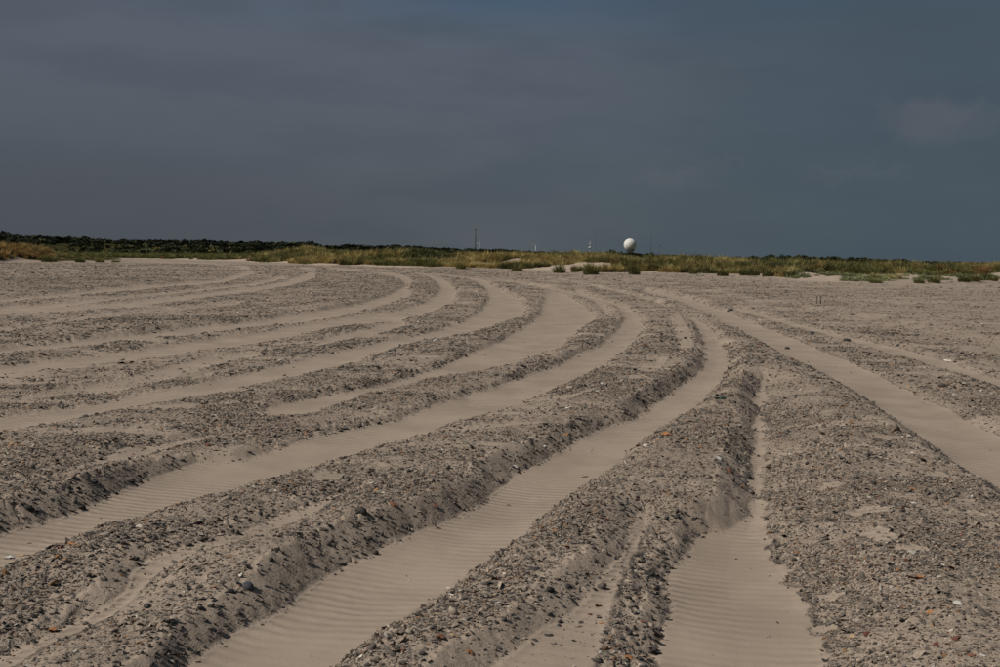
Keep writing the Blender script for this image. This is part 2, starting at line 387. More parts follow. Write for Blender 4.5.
def dune_material(name, veg):
    m, t, b = new_mat(name)
    pos = t.n('ShaderNodeNewGeometry').outputs['Position']
    sand = sand_nodes(t, pos)
    sand = t.mix(.35, sand, (.46, .36, .27, 1))
    n = t.n('ShaderNodeTexNoise', {'Vector': pos, 'Scale': .35, 'Detail': 6.0, 'Roughness': .65}).outputs[0]
    v = t.n('ShaderNodeAttribute', attribute_name='veg').outputs['Fac']
    g = t.mix(t.mrange(n, .35, .65), (.11, .085, .032, 1), (.05, .055, .018, 1))
    t.link(t.mix(t.mrange(t.math('ADD', v, t.math('MULTIPLY', t.math('SUBTRACT', n, .5), .8)), .45, .7), sand, g), b.inputs['Base Color'])
    bp = t.n('ShaderNodeBump', {'Height': n, 'Strength': .6, 'Distance': .3}); t.link(bp.outputs[0], b.inputs['Normal'])
    return m
M_DUNE = dune_material('dune_sand', True)

def hill_material():
    m, t, b = new_mat('heath_scrub'); b.inputs['Specular IOR Level'].default_value = 0.0
    pos = t.n('ShaderNodeNewGeometry').outputs['Position']
    n = t.n('ShaderNodeTexNoise', {'Vector': pos, 'Scale': .05, 'Detail': 8.0, 'Roughness': .7}).outputs[0]
    c = t.ramp(n, [(.3, (.018, .022, .010)), (.48, (.032, .034, .014)), (.6, (.060, .050, .022)), (.75, (.040, .045, .016))])
    t.link(c, b.inputs['Base Color'])
    bp = t.n('ShaderNodeBump', {'Height': n, 'Strength': 1.0, 'Distance': 3.0}); t.link(bp.outputs[0], b.inputs['Normal'])
    return m
M_HILL = hill_material()

def attr_mat(name, rough=.8, instancer=True, var=.25, translucent=0.0, objcol=False, scale=30.0):
    m, t, b = new_mat(name); b.inputs['Roughness'].default_value = rough
    if objcol: c = t.n('ShaderNodeObjectInfo').outputs['Color']
    else: c = t.n('ShaderNodeAttribute', attribute_name='col', attribute_type='INSTANCER' if instancer else 'GEOMETRY').outputs['Color']
    tcg = t.n('ShaderNodeTexCoord').outputs['Object']
    n = t.n('ShaderNodeTexNoise', {'Vector': tcg, 'Scale': scale, 'Detail': 4.0, 'Roughness': .65}).outputs[0]
    k = t.mrange(n, .3, .7, 1-var, 1+var, 'LINEAR')
    t.link(t.n('ShaderNodeVectorMath', {0: c, 'Scale': k}, operation='SCALE').outputs[0], b.inputs['Base Color'])
    if translucent:
        out = [x for x in m.node_tree.nodes if x.type == 'OUTPUT_MATERIAL'][0]
        tr = t.n('ShaderNodeBsdfTranslucent', {'Color': c}); mx = t.n('ShaderNodeMixShader', {0: translucent})
        t.link(b.outputs[0], mx.inputs[1]); t.link(tr.outputs[0], mx.inputs[2]); t.link(mx.outputs[0], out.inputs[0])
    return m
M_SHELLS = attr_mat('shell_fragments', .7, True, .35, scale=3.0)
M_SHELL1 = attr_mat('shell_surface', .65, False, .35, objcol=True, scale=3.0)
M_BLADE = attr_mat('marram_blades', .75, True, .25, .25, scale=2.0)
M_BLADE1 = attr_mat('tussock_blades', .75, False, .25, .25, objcol=True, scale=2.0)
M_LEAF = attr_mat('scrub_leaves', .8, True, .3, .1, scale=.7)
M_LEAF1 = attr_mat('tree_leaves', .8, False, .3, .1, objcol=True, scale=.7)

def plain(name, col, rough=.6, metal=0.0, var=.06, scale=3.0):
    m, t, b = new_mat(name); b.inputs['Roughness'].default_value = rough; b.inputs['Metallic'].default_value = metal
    tcg = t.n('ShaderNodeTexCoord').outputs['Object']
    n = t.n('ShaderNodeTexNoise', {'Vector': tcg, 'Scale': scale, 'Detail': 4.0}).outputs[0]
    d = tuple(c*(1-3*var) for c in col)
    t.link(t.mix(t.mrange(n, .35, .7), (*col, 1), (*d, 1)), b.inputs['Base Color']); return m
M_WHITE = plain('white_panel', (.72, .70, .66), .5, scale=.4)
M_SEAM = plain('panel_joint', (.45, .44, .42), .6)
M_CONC = plain('pale_concrete', (.50, .48, .45), .8)
M_DSTEEL = plain('dark_steel', (.045, .047, .05), .6)
M_GSTEEL = plain('grey_steel', (.11, .12, .13), .6)
M_TURB = plain('turbine_white', (.55, .56, .56), .5)
M_WOOD = plain('weathered_wood', (.20, .165, .135), .9, var=.15, scale=20)
M_BARK = plain('dark_bark', (.035, .028, .02), .9)

# ------------------------------------------------------------------ object helpers
def mesh_obj(name, verts, faces, mat, parent=None, smooth=True, mesh=None):
    if mesh is None:
        mesh = bpy.data.meshes.new(name)
        if isinstance(faces, np.ndarray) and isinstance(verts, np.ndarray):
            nf, k = faces.shape
            mesh.vertices.add(len(verts)); mesh.vertices.foreach_set('co', verts.astype(np.float32).ravel())
            mesh.loops.add(nf*k); mesh.loops.foreach_set('vertex_index', faces.astype(np.int32).ravel())
            mesh.polygons.add(nf); mesh.polygons.foreach_set('loop_start', np.arange(0, nf*k, k, dtype=np.int32))
            mesh.update(calc_edges=True); mesh.validate()
        else:
            mesh.from_pydata([tuple(v) for v in verts], [], [tuple(f) for f in faces]); mesh.update()
        if len(mesh.polygons): mesh.polygons.foreach_set('use_smooth', [smooth]*len(mesh.polygons))
        if mat: mesh.materials.append(mat)
    o = bpy.data.objects.new(name, mesh); COL.objects.link(o)
    if parent: o.parent = parent
    return o
def empty(name, loc):
    o = bpy.data.objects.new(name, None); COL.objects.link(o); o.location = loc; o.empty_display_size = .2; return o
def tag(o, label=None, cat=None, group=None, kind=None):
    if label: o['label'] = label
    if cat: o['category'] = cat
    if group: o['group'] = group
    if kind: o['kind'] = kind
    return o
def grid_faces(nr, nc):
    i = np.arange(nr-1)[:, None]*nc + np.arange(nc-1)[None, :]
    i = i.ravel(); return np.stack([i, i+1, i+1+nc, i+nc], 1)[:, ::-1]
def set_attr(o, name, arr):
    a = o.data.attributes.new(name, 'FLOAT', 'POINT'); a.data.foreach_set('value', np.asarray(arr, np.float32).ravel())

# lathe / tube builders returning (verts, faces)
def lathe(prof, seg=24):
    v = []; f = []
    for r, z in prof:
        for k in range(seg):
            a = 2*math.pi*k/seg; v.append((r*math.cos(a), r*math.sin(a), z))
    for i in range(len(prof)-1):
        for k in range(seg):
            f.append((i*seg+k, i*seg+(k+1) % seg, (i+1)*seg+(k+1) % seg, (i+1)*seg+k))
    f.append(tuple(range(seg))[::-1]); f.append(tuple((len(prof)-1)*seg+k for k in range(seg)))
    return v, f
def bars(segs, n=5):
    """list of (p, q, r0, r1) round bars in one mesh"""
    v = []; f = []
    for p, q, r0, r1 in segs:
        p = Vector(p); q = Vector(q); ax = (q-p).normalized(); u = ax.orthogonal().normalized(); w_ = ax.cross(u); b0 = len(v)
        for c, r in ((p, r0), (q, r1)):
            for k in range(n):
                a = 2*math.pi*k/n; v.append(tuple(c+u*(r*math.cos(a))+w_*(r*math.sin(a))))
        for k in range(n): f.append((b0+k, b0+(k+1) % n, b0+n+(k+1) % n, b0+n+k))
        f.append(tuple(b0+k for k in range(n))[::-1]); f.append(tuple(b0+n+k for k in range(n)))
    return v, f
def boxes(bl):
    v = []; f = []
    for (x0, x1, y0, y1, z0, z1) in bl:
        b = len(v); v += [(x, y, z) for z in (z0, z1) for y in (y0, y1) for x in (x0, x1)]
        f += [tuple(b+i for i in q) for q in ((0, 2, 3, 1), (4, 5, 7, 6), (0, 1, 5, 4), (2, 6, 7, 3), (0, 4, 6, 2), (1, 3, 7, 5))]
    return v, f

# instancing on a point cloud mesh
def scatter(name, pts, rot, scl, idx, col, sources, mat):
    me = bpy.data.meshes.new(name); n = len(pts)
    me.vertices.add(n); me.vertices.foreach_set('co', np.asarray(pts, np.float32).ravel())
    for nm, ty, key, ar in (('rot', 'FLOAT_VECTOR', 'vector', rot), ('scl', 'FLOAT_VECTOR', 'vector', scl), ('idx', 'INT', 'value', idx), ('col', 'FLOAT_COLOR', 'color', col)):
        a = me.attributes.new(nm, ty, 'POINT'); a.data.foreach_set(key, np.ascontiguousarray(ar, np.int32 if ty == 'INT' else np.float32).ravel())
    me.materials.append(mat)
    o = bpy.data.objects.new(name, me); COL.objects.link(o)
    src = bpy.data.collections.new(name+'_sources')
    for s in sources:
        so = bpy.data.objects.new(s.name, s); src.objects.link(so)
    g = bpy.data.node_groups.new(name, 'GeometryNodeTree')
    g.interface.new_socket('Geometry', in_out='INPUT', socket_type='NodeSocketGeometry')
    g.interface.new_socket('Geometry', in_out='OUTPUT', socket_type='NodeSocketGeometry')
    T = NT(g); gi = T.n('NodeGroupInput'); go = T.n('NodeGroupOutput')
    ci = T.n('GeometryNodeCollectionInfo', {'Collection': src, 'Separate Children': True, 'Reset Children': True})
    def at(nm, ty): 
        nd = T.n('GeometryNodeInputNamedAttribute', {'Name': nm}, data_type=ty); return nd.outputs[0]
    iop = T.n('GeometryNodeInstanceOnPoints', {'Points': gi.outputs[0], 'Instance': ci.outputs[0], 'Pick Instance': True})
    e2r = T.n('FunctionNodeEulerToRotation', {0: at('rot', 'FLOAT_VECTOR')})
    T.link(at('idx', 'INT'), iop.inputs['Instance Index']); T.link(e2r.outputs[0], iop.inputs['Rotation']); T.link(at('scl', 'FLOAT_VECTOR'), iop.inputs['Scale'])
    T.link(iop.outputs[0], go.inputs[0])
    md = o.modifiers.new('scatter', 'NODES'); md.node_group = g
    return o

# ------------------------------------------------------------------ the setting
gv = []; gf = []
GS = 9000.0
gd = mesh_obj('ground', *[[(-GS, -GS, -1.2), (GS, -GS, -1.2), (GS, GS, -1.2), (-GS, GS, -1.2)], [(0, 1, 2, 3)]], M_GROUND); tag(gd, kind='structure')

beach = mesh_obj('beach', np.stack([GX.ravel(), GY.ravel(), HG.ravel()], 1), grid_faces(NR, NA), M_BEACH); tag(beach, kind='structure')
set_attr(beach, 'sand', SG); set_attr(beach, 'gravel', GRAV); set_attr(beach, 'coarse', sstep(RG, 20, 40)); set_attr(beach, 'lee', lee*(1-SG))

# dunes: strip of hummocks beyond the foot line
_tx = np.array([-900,-300,150,250,280,305,330,360,400,440,500,540,580,610,640,700,750,790,830,880,920,1000,1300,1900.])
_ty = np.array([243,248,252.8,253.4,250.5,247.5,251,252,252.5,252.5,252.3,252.3,253.0,253.5,255,258,259.5,260,261.5,263,263,263.2,267,276.])
ND_T = 560; ND_S = 90
dth = np.linspace(-R_(45), R_(45), ND_T); ds = np.concatenate([[-3.0], np.linspace(-1.2, 75, ND_S-1)])
DT, DS = np.meshgrid(dth, ds)
fdist = foot_dist(DT); DR = fdist+DS
dxp = bearing_px(DT)
DX = DR*np.sin(DT); DY = DR*np.cos(DT)
dtop = CAM_H + (horizon(dxp)-np.interp(dxp, _tx, _ty))*(fdist+22)/1000*np.cos(PITCH)/np.cos(DT) - .72 + .95*fbm(DX*.07, DY*.07, 170, 3)*sstep(dxp, 240, 320)*(1-.55*sstep(dxp, 720, 820)) - .28*sstep(dxp, 760, 840)*sstep(dxp, 1000, 950) - .35*np.exp(-((dxp-628)/26)**2)
rise = sstep(DS, -1.5, 15)*.55 + sstep(DS, 8, 26)*.45
hum = 1.05*fbm(DX*.16, DY*.16, 101, 4, .55)*sstep(dxp, 180, 320)*(.5+.5*sstep(dxp, 520, 600)-.4*sstep(dxp, 740, 820))
DZ = .24*sstep(DS, -3, 1) + (dtop-.24)*rise*(1+.45*fbm(DX*.09, DY*.09, 104, 3)*sstep(DS, 30, 10)) + hum*sstep(DS, 0, 5) - .9*sstep(DS, 40, 75)
DZ[0] = -.9
dun = mesh_obj('dunes', np.stack([DX.ravel(), DY.ravel(), DZ.ravel()], 1), grid_faces(len(ds), ND_T), M_DUNE); tag(dun, kind='structure')
vegn = fbm(DX*.13, DY*.13, 120, 4, .6)
VEG = np.clip(sstep(DS, -1.0-1*sstep(dxp, 340, 280), 4.0-2*sstep(dxp, 340, 280))*.75 + (1.5+.8*sstep(dxp, 520, 600))*vegn*sstep(DS, 38, 12) + .45*sstep(DS, 14, 26), 0, 1)
# open sandy apron on the right with thin young grass
apr = sstep(dxp, 770, 800)
VEG = VEG*(1-apr*.75*sstep(DS, 13, 6))
set_attr(dun, 'veg', VEG)
def dune_at(arr, th, s):
    fi = np.interp(s, ds, np.arange(len(ds))); fj = np.clip((th-dth[0])/(dth[1]-dth[0]), 0, ND_T-1.001)
    i = np.minimum(fi.astype(int), len(ds)-2); j = fj.astype(int); u = fi-i; v = fj-j
    return (arr[i, j]*(1-u)+arr[i+1, j]*u)*(1-v)+(arr[i, j+1]*(1-u)+arr[i+1, j+1]*u)*v

# low outlying dune at the left edge
ot = np.linspace(R_(-44), R_(-20.5), 150); os_ = np.linspace(-2, 34, 50)
OT, OS = np.meshgrid(ot, os_)
oxp = bearing_px(OT)
ofd = CAM_H*1000/(np.interp(oxp, [-500, 0, 60, 130], [266, 262.2, 262, 261.4])-horizon(oxp))/np.cos(OT)
oh = np.interp(oxp, [-500, -60, 0, 20, 40, 56, 75, 100, 122, 130], [2.4, 2.2, 1.9, 1.75, 1.6, .95, .40, .28, .10, -.3])
OR = ofd+OS; OX = OR*np.sin(OT); OY = OR*np.cos(OT)
OZ = -.2 + (oh+.2)*sstep(OS, -2, 11)*sstep(OS, 34, 18) + .25*fbm(OX*.2, OY*.2, 140, 3)*sstep(OS, 0, 6)*sstep(OS, 34, 25)*sstep(oxp, 128, 90)
OZ[-1] = -.9; OZ[0] = -.5
odu = mesh_obj('outlying_dune', np.stack([OX.ravel(), OY.ravel(), OZ.ravel()], 1), grid_faces(50, 150), M_DUNE); tag(odu, kind='structure')
OV = np.clip(sstep(OS, .3, 4)*1.0 + .8*fbm(OX*.2, OY*.2, 150, 3)*sstep(OS, 1, 5), 0, 1); set_attr(odu, 'veg', OV)
def od_at(arr, th, s):
    fi = np.interp(s, os_, np.arange(50)); fj = np.clip((th-ot[0])/(ot[1]-ot[0]), 0, 148.99)
    i = np.minimum(fi.astype(int), 48); j = fj.astype(int); u = fi-i; v = fj-j
    return (arr[i, j]*(1-u)+arr[i+1, j]*u)*(1-v)+(arr[i, j+1]*(1-u)+arr[i+1, j+1]*u)*v

# wooded hills behind the dunes
_hx = np.array([-900,-300,0,50,130,180,250,300,330,360,400,430,460,500,560,590,605,625,650,700,730,770,800,830,900,1000,1300,1900.])
_hy = np.array([224,229,235.5,237.5,239.5,240.5,242.5,243.5,246,246.5,247.5,249.5,250.5,251,254,254,253.5,254,257,258.5,258.5,257.5,257.8,259.5,261.5,263.5,266,274.])
ht = np.linspace(-R_(45), R_(45), 420); hs = np.linspace(0, 1, 46)
HT, HS = np.meshgrid(ht, hs)
hx = bearing_px(HT)
hnear = np.interp(hx, [-900, 60, 250, 420, 520, 1900], [330, 330, 245, 250, 300, 320])
hfar = 640.0
HR = (hnear+(hfar-hnear)*HS)/np.cos(HT)
tree_h = 2.6
htop = CAM_H + (horizon(hx)-np.interp(hx, _hx, _hy))*.50 - tree_h*.85
HX = HR*np.sin(HT); HY = HR*np.cos(HT)
HZ = -.6 + (htop+.6)*(.55*sstep(HS, 0, .28) + .45*sstep(HS, .2, .62)) + (1.6*fbm(HX*.022, HY*.022, 160, 4)+.5*fbm(HX*.12, HY*.12, 164, 2))*sstep(HS, .02, .2) - 2.5*sstep(HS, .75, 1)
HZ[0] = -1.6
hil = mesh_obj('hills', np.stack([HX.ravel(), HY.ravel(), HZ.ravel()], 1), grid_faces(46, 420), M_HILL); tag(hil, kind='structure')
def hill_at(th, s):
    fi = s*45; fj = np.clip((th-ht[0])/(ht[1]-ht[0]), 0, 418.99)
    i = np.minimum(fi.astype(int), 44); j = fj.astype(int); u = fi-i; v = fj-j
    g = lambda arr: (arr[i, j]*(1-u)+arr[i+1, j]*u)*(1-v)+(arr[i, j+1]*(1-u)+arr[i+1, j+1]*u)*v
    return g(HX), g(HY), g(HZ)

# ------------------------------------------------------------------ shells and pebbles
def shell_mesh(name, kind, seed):
    r = random.Random(seed); v = []; f = []
    if kind == 'valve':                       # ribbed, domed half shell
        n, m = 9, 3
        v.append((0, -.42, .02))
        for j in range(1, m+1):
            for i in range(n):
                a = math.pi*(i/(n-1)); rad = j/m
                x = math.cos(a)*.5*rad; y = -.42+math.sin(a)*.92*rad*(1-.12*abs(math.cos(a)))
                z = .20*math.sin(math.pi*min(rad*.62+.1, 1))*(1-.35*abs(math.cos(a))**2)-.02+(.018 if i % 2 else 0)
                if j == m: z = .0; x += r.uniform(-.03, .03); y += r.uniform(-.04, .04)
                v.append((x, y, z))
        for i in range(n-1): f.append((0, 1+i, 2+i))
        for j in range(m-1):
            for i in range(n-1):
                a = 1+j*n+i; f.append((a, a+n, a+n+1, a+1))
    elif kind == 'chip':                      # broken curved fragment with thickness
        n = r.randint(5, 7); out = []
        for i in range(n):
            a = 2*math.pi*i/n+r.uniform(-.3, .3); q = r.uniform(.32, .55); out.append((q*math.cos(a), q*.72*math.sin(a)))
        cz = r.uniform(.06, .14)
        v.append((0, 0, cz)); v += [(x, y, .02+r.uniform(-.02, .05)) for x, y in out]; v += [(x*.96, y*.96, -.06) for x, y in out]
        for i in range(n):
            k = (i+1) % n; f.append((0, 1+i, 1+k)); f.append((1+i, 1+n+i, 1+n+k, 1+k))
        f.append(tuple(1+n+i for i in range(n))[::-1])
    else:                                     # rounded uneven pebble
        import bmesh
        bm = bmesh.new(); bmesh.ops.create_icosphere(bm, subdivisions=2 if kind == 'stone' else 1, radius=.5)
        ax = Vector((r.uniform(.8, 1.1), r.uniform(.6, .85), r.uniform(.4, .62)))
        for q in bm.verts:
            p = q.co.copy(); k = 1+.16*math.sin(p.x*7+seed)*math.cos(p.y*6-seed)+r.uniform(-.06, .06)
            q.co = Vector((p.x*ax.x, p.y*ax.y, p.z*ax.z))*k
        v = [tuple(q.co) for q in bm.verts]; f = [tuple(q.index for q in g.verts) for g in bm.faces]; bm.free()
    me = bpy.data.meshes.new(name); me.from_pydata(v, [], f); me.update()
    if kind in ('stone', 'pebble', 'valve'): me.polygons.foreach_set('use_smooth', [True]*len(me.polygons))
    return me
kinds = ['chip', 'chip', 'chip', 'chip', 'chip', 'valve', 'valve', 'pebble']
src_s = []
for i, kd in enumerate(kinds):
    me = shell_mesh('fragment_%d' % i, kd, 20+i); me.materials.append(M_SHELLS); src_s.append(me)

PAL = np.array([(.064, .056, .050), (.042, .037, .033), (.092, .078, .066), (.122, .102, .084), (.168, .138, .110), (.215, .178, .140), (.27, .22, .17), (.17, .095, .050), (.33, .17, .075), (.42, .38, .32), (.11, .045, .030)])
PW = np.array([.10, .065, .12, .17, .20, .16, .10, .040, .008, .016, .012]); PW /= PW.sum()
def normals_at(x, y):
    e = .03
    gx = (grid_at(HG, x+e, y)-grid_at(HG, x-e, y))/(2*e); gy = (grid_at(HG, x, y+e)-grid_at(HG, x, y-e))/(2*e)
    return gx, gy
def shell_zone(r0, r1, dens, s0, s1, flat):
    half = R_(35); n = int(dens*half*(r1*r1-r0*r0))
    r = np.sqrt(rng.uniform(r0*r0, r1*r1, n)); th = rng.uniform(-half, half, n)
    x = r*np.sin(th); y = r*np.cos(th)
    cl_ = np.clip(.75+1.6*fbm(x*1.7, y*2.6, 202, 3), .15, 1.3)
    keep = rng.uniform(0, 1, n) < grid_at(GRAV, x, y)*cl_
    x = x[keep]; y = y[keep]; n = len(x)
    sz = s0*np.exp(rng.normal(0, .33, n))*(1+(s1/s0-1)*rng.uniform(0, 1, n)**3)
    gx, gy = normals_at(x, y)
    z = grid_at(HG, x, y)+sz*rng.uniform(-.02, .14, n)
    rot = np.stack([np.arctan(gy)+rng.normal(0, flat, n), -np.arctan(gx)+rng.normal(0, flat, n), rng.normal(.18, .5, n)+math.pi*rng.integers(0, 2, n)], 1)
    sc = np.stack([sz*rng.uniform(.9, 1.75, n), sz*rng.uniform(.65, 1.05, n), sz*rng.uniform(.7, 1.25, n)*(1.0 if r1 < 30 else .55)], 1)
    idx = rng.integers(0, len(kinds), n)
    c = PAL[rng.choice(len(PAL), n, p=PW)]*rng.uniform(.8, 1.42, (n, 1))
    return np.stack([x, y, z], 1), rot, sc, idx, np.concatenate([c, np.ones((n, 1))], 1)
def lee_pebbles(r0, r1, dens, s0, s1):
    half = R_(35); n = int(dens*half*(r1*r1-r0*r0))
    r = np.sqrt(rng.uniform(r0*r0, r1*r1, n)); th = rng.uniform(-half, half, n); x = r*np.sin(th); y = r*np.cos(th)
    keep = rng.uniform(0, 1, n) < grid_at(lee*(1-SG), x, y)*np.clip(.6+2.2*fbm(x*2.2, y*2.2, 240, 3), .05, 1)
    x = x[keep]; y = y[keep]; n = len(x); sz = s0*np.exp(rng.normal(0, .35, n))*(1+(s1/s0-1)*rng.uniform(0, 1, n)**3)*(1+.03*np.hypot(x, y))
    z = grid_at(HG, x, y)+sz*rng.uniform(.0, .2, n)
    rot = np.stack([rng.normal(0, .4, n), rng.normal(.3, .4, n), rng.uniform(0, 6.28, n)], 1)
    sc = np.stack([sz*rng.uniform(.9, 1.4, n), sz*rng.uniform(.8, 1.1, n), sz*rng.uniform(.8, 1.2, n)], 1)
    c = PAL[rng.choice(5, n, p=[.3, .25, .2, .15, .1])]*rng.uniform(.7, 1.2, (n, 1))
    return np.stack([x, y, z], 1), rot, sc, rng.choice([0, 2, 5, 7, 7], n), np.concatenate([c, np.ones((n, 1))], 1)
zones = [shell_zone(3.2, 8, 6000, .0105, .024, .42), shell_zone(8, 14, 2450, .014, .029, .42), lee_pebbles(3.2, 16, 800, .011, .026), shell_zone(14, 26, 520, .028, .050, .28), shell_zone(26, 60, 150, .038, .070, .22), shell_zone(60, 125, 22, .075, .13, .15)]
cat_ = [np.concatenate(a) for a in zip(*zones)]
print('shell instances', len(cat_[0]))
sh = scatter('shell_gravel', *cat_, src_s, M_SHELLS); tag(sh, 'broken shells and pebbles strewn thickly over the sand ridges between the wheel tracks', 'gravel', kind='stuff')

# the larger shells and pebbles of the foreground, one by one
big = {k: [shell_mesh(k, {'shell': 'valve', 'shell_fragment': 'chip', 'pebble': 'stone'}[k], 60+i) for i in range(3)] for k in ('shell', 'shell_fragment', 'pebble')}
for l in big.values():
    for me in l: me.materials.append(M_SHELL1)
cnt = 0
while cnt < 270:
    r = math.sqrt(random.uniform(3.6**2, 10.5**2)); th = random.uniform(-R_(29), R_(29)); x = r*math.sin(th); y = r*math.cos(th)
    if random.random() > float(grid_at(GRAV, np.array([x]), np.array([y]))[0])*1.1: continue
    kd = random.choice(['shell', 'shell_fragment', 'shell_fragment', 'shell_fragment', 'pebble'])
    o = mesh_obj(kd, None, None, None, beach, mesh=random.choice(big[kd]))
    s = random.uniform(.024, .040)*(.75+.05*r)
    z = float(grid_at(HG, np.array([x]), np.array([y]))[0])
    o.location = (x, y, z+s*.12); o.scale = (s*random.uniform(.9, 1.4), s, s*random.uniform(.7, 1.1))
    o.rotation_euler = (random.gauss(0, .3), random.gauss(0, .3), random.uniform(0, 6.28))
    c = PAL[rng.choice(len(PAL), p=PW)]*random.uniform(.7, 1.2); o.color = (*c, 1); cnt += 1

ORANGE = (.34, .155, .068); RED = (.13, .052, .038); TAN = (.36, .26, .155); WHITE = (.46, .44, .40); DARK = (.045, .042, .040); BLUE = (.060, .064, .070); RUST = (.19, .090, .055)
stones = [   # x, y, size px, colour, kind, label
 (72,544,10,ORANGE,'chip','orange shell fragment on the near rim of the wide left track'),
 (20,556,8,TAN,'chip','pale orange shell fragment at the left edge beside a white one'),
 (10,558,9,WHITE,'valve','white shell at the left edge on the rim of the wide left track'),
 (53,630,9,ORANGE,'valve','orange-red shell below the sand seam at the lower left'),
 (76,652,6,WHITE,'pebble','small white pebble near the lower left corner'),
 (248,588,15,BLUE,'stone','blue-grey stone on the slope left of the rippled middle track'),
 (231,592,9,DARK,'stone','dark stone just left of the blue-grey stone above the rippled track'),
 (147,607,9,DARK,'stone','black stone on the ridge at the lower left, below the sand seam'),
 (146,521,11,RUST,'chip','long rust-brown shell lying below the wide left track'),
 (306,434,7,ORANGE,'chip','small orange shell on the slope above the wide left track'),
 (208,446,7,RED,'stone','dark red pebble on the slope above the wide left track'),
 (393,505,9,RUST,'stone','reddish-brown stone on the ridge between the two main tracks'),
 (434,473,6,ORANGE,'chip','small orange shell on the crest between the two main tracks'),
 (516,467,7,WHITE,'valve','white shell on the slope above the middle track, lower one'),
 (545,447,5,WHITE,'pebble','tiny white pebble on the slope above the middle track, upper one'),
 (441,637,11,RUST,'valve','rust-red shell on the ridge right of the rippled middle track'),
 (454,636,10,TAN,'valve','tan-yellow shell beside a rust-red shell at the lower middle'),
 (470,653,10,ORANGE,'valve','orange shell low on the ridge near the bottom edge'),
 (550,591,12,DARK,'stone','dark grey stone at the top of the narrow sand gully'),
 (526,582,7,ORANGE,'chip','small orange shell on the crest above the narrow sand gully'),
 (569,587,8,DARK,'stone','small black stone on the sandy wall of the narrow gully'),
 (559,626,6,DARK,'pebble','lone dark pebble on bare sand in the narrow gully'),
 (590,615,5,RED,'pebble','tiny reddish pebble on bare sand high in the narrow gully'),
 (629,658,10,ORANGE,'valve','bright orange shell beside the near sand track at the bottom edge'),
 (643,622,8,RUST,'chip','pinkish-red shell fragment left of the near sand track'),
 (628,598,8,DARK,'stone','black stone between narrow gully and near sand track'),
 (666,435,13,ORANGE,'valve','large orange shell on the crest right of the middle track'),
 (657,441,7,ORANGE,'chip','small orange fragment next to the large orange shell'),
 (645,446,7,WHITE,'valve','white shell on the rim of the middle track'),
 (730,472,9,RUST,'stone','brown stone on the slope at the head of the near sand track'),
 (719,459,8,WHITE,'chip','whitish shell on the dark slope above the brown stone'),
 (958,604,9,WHITE,'stone','round white pebble on the shell field at the right'),
 (955,639,11,RED,'chip','dark red shell on the shell field near the lower right corner'),
 (971,656,9,RUST,'chip','rusty red shell at the bottom right beside a white chip'),
 (983,656,6,WHITE,'chip','small white chip at the bottom right corner'),
 (935,645,9,RED,'chip','brown-red shell left of the dark red one at lower right'),
 (995,583,9,TAN,'chip','tan shell at the right edge of the shell field'),
 (867,634,10,RED,'chip','maroon shell beside a tan one near the near sand track'),
 (852,637,9,TAN,'chip','tan flat shell beside a maroon one near the near sand track'),
 (921,577,8,ORANGE,'chip','orange shell below the bare sand patches at the right'),
 (913,489,9,ORANGE,'chip','orange shell above the bare sand patches at the right'),
 (930,612,7,ORANGE,'chip','orange-red shell left of the round white pebble'),
 (847,341,9,DARK,'stone','dark stone lying alone beyond the right-hand track'),
 (812,334,6,DARK,'stone','small dark stone on the rim beyond the right-hand track'),
 (787,349,6,DARK,'stone','small dark stone on the left rim of the right-hand track'),
 (730,311,6,DARK,'stone','dark clod where the right-hand track begins to straighten'),
 (602,384,5,WHITE,'pebble','tiny pale pebble on the ridge inside the bend'),
]
for i, (x, y, spx, c, kd, lab) in enumerate(stones):
    p = ground_hit(x, y); dist = math.hypot(p.x, p.y, CAM_H)
    s = spx*dist/1000*.95
    nm = {'stone': 'stone', 'pebble': 'pebble', 'chip': 'shell_fragment', 'valve': 'shell'}[kd]
    me = shell_mesh(nm, kd, 300+i); me.materials.append(M_SHELL1)
    o = mesh_obj(nm, None, None, None, mesh=me); o.location = p+Vector((0, 0, s*(.10 if kd in ('stone', 'pebble') else .06)))
    o.scale = (s, s, s); gx, gy = normals_at(np.array([p.x]), np.array([p.y]))
    o.rotation_euler = (float(np.arctan(gy[0]))+random.uniform(-.1, .3), -float(np.arctan(gx[0]))+random.uniform(-.2, .2), random.uniform(-.8, .8))
    o.color = (*c, 1); tag(o, lab, 'stone' if kd in ('stone', 'pebble') else 'shell', 'loose shells and stones on the beach')
# scrap of green net on the ridge
p = ground_hit(720, 399); v = []; f = []; rs = random.Random(5)
for j in range(5):
    for i in range(7): v.append(((i-3)*.035+rs.uniform(-.01, .01), (j-2)*.03+rs.uniform(-.01, .01), .018+.02*math.sin(i*1.7+j)+rs.uniform(0, .012)))
for j in range(4):
    for i in range(6):
        if rs.random() < .85: f.append((j*7+i, j*7+i+1, j*7+i+8, j*7+i+7))
o = mesh_obj('net_scrap', v, f, plain('faded_net', (.055, .09, .072), .8, var=.2, scale=30)); o.location = p; o.scale = (.6, .6, .6)
sm = o.modifiers.new('thickness', 'SOLIDIFY'); sm.thickness = .006
tag(o, 'crumpled dull green scrap half buried on the dark ridge right of the middle track', 'litter')

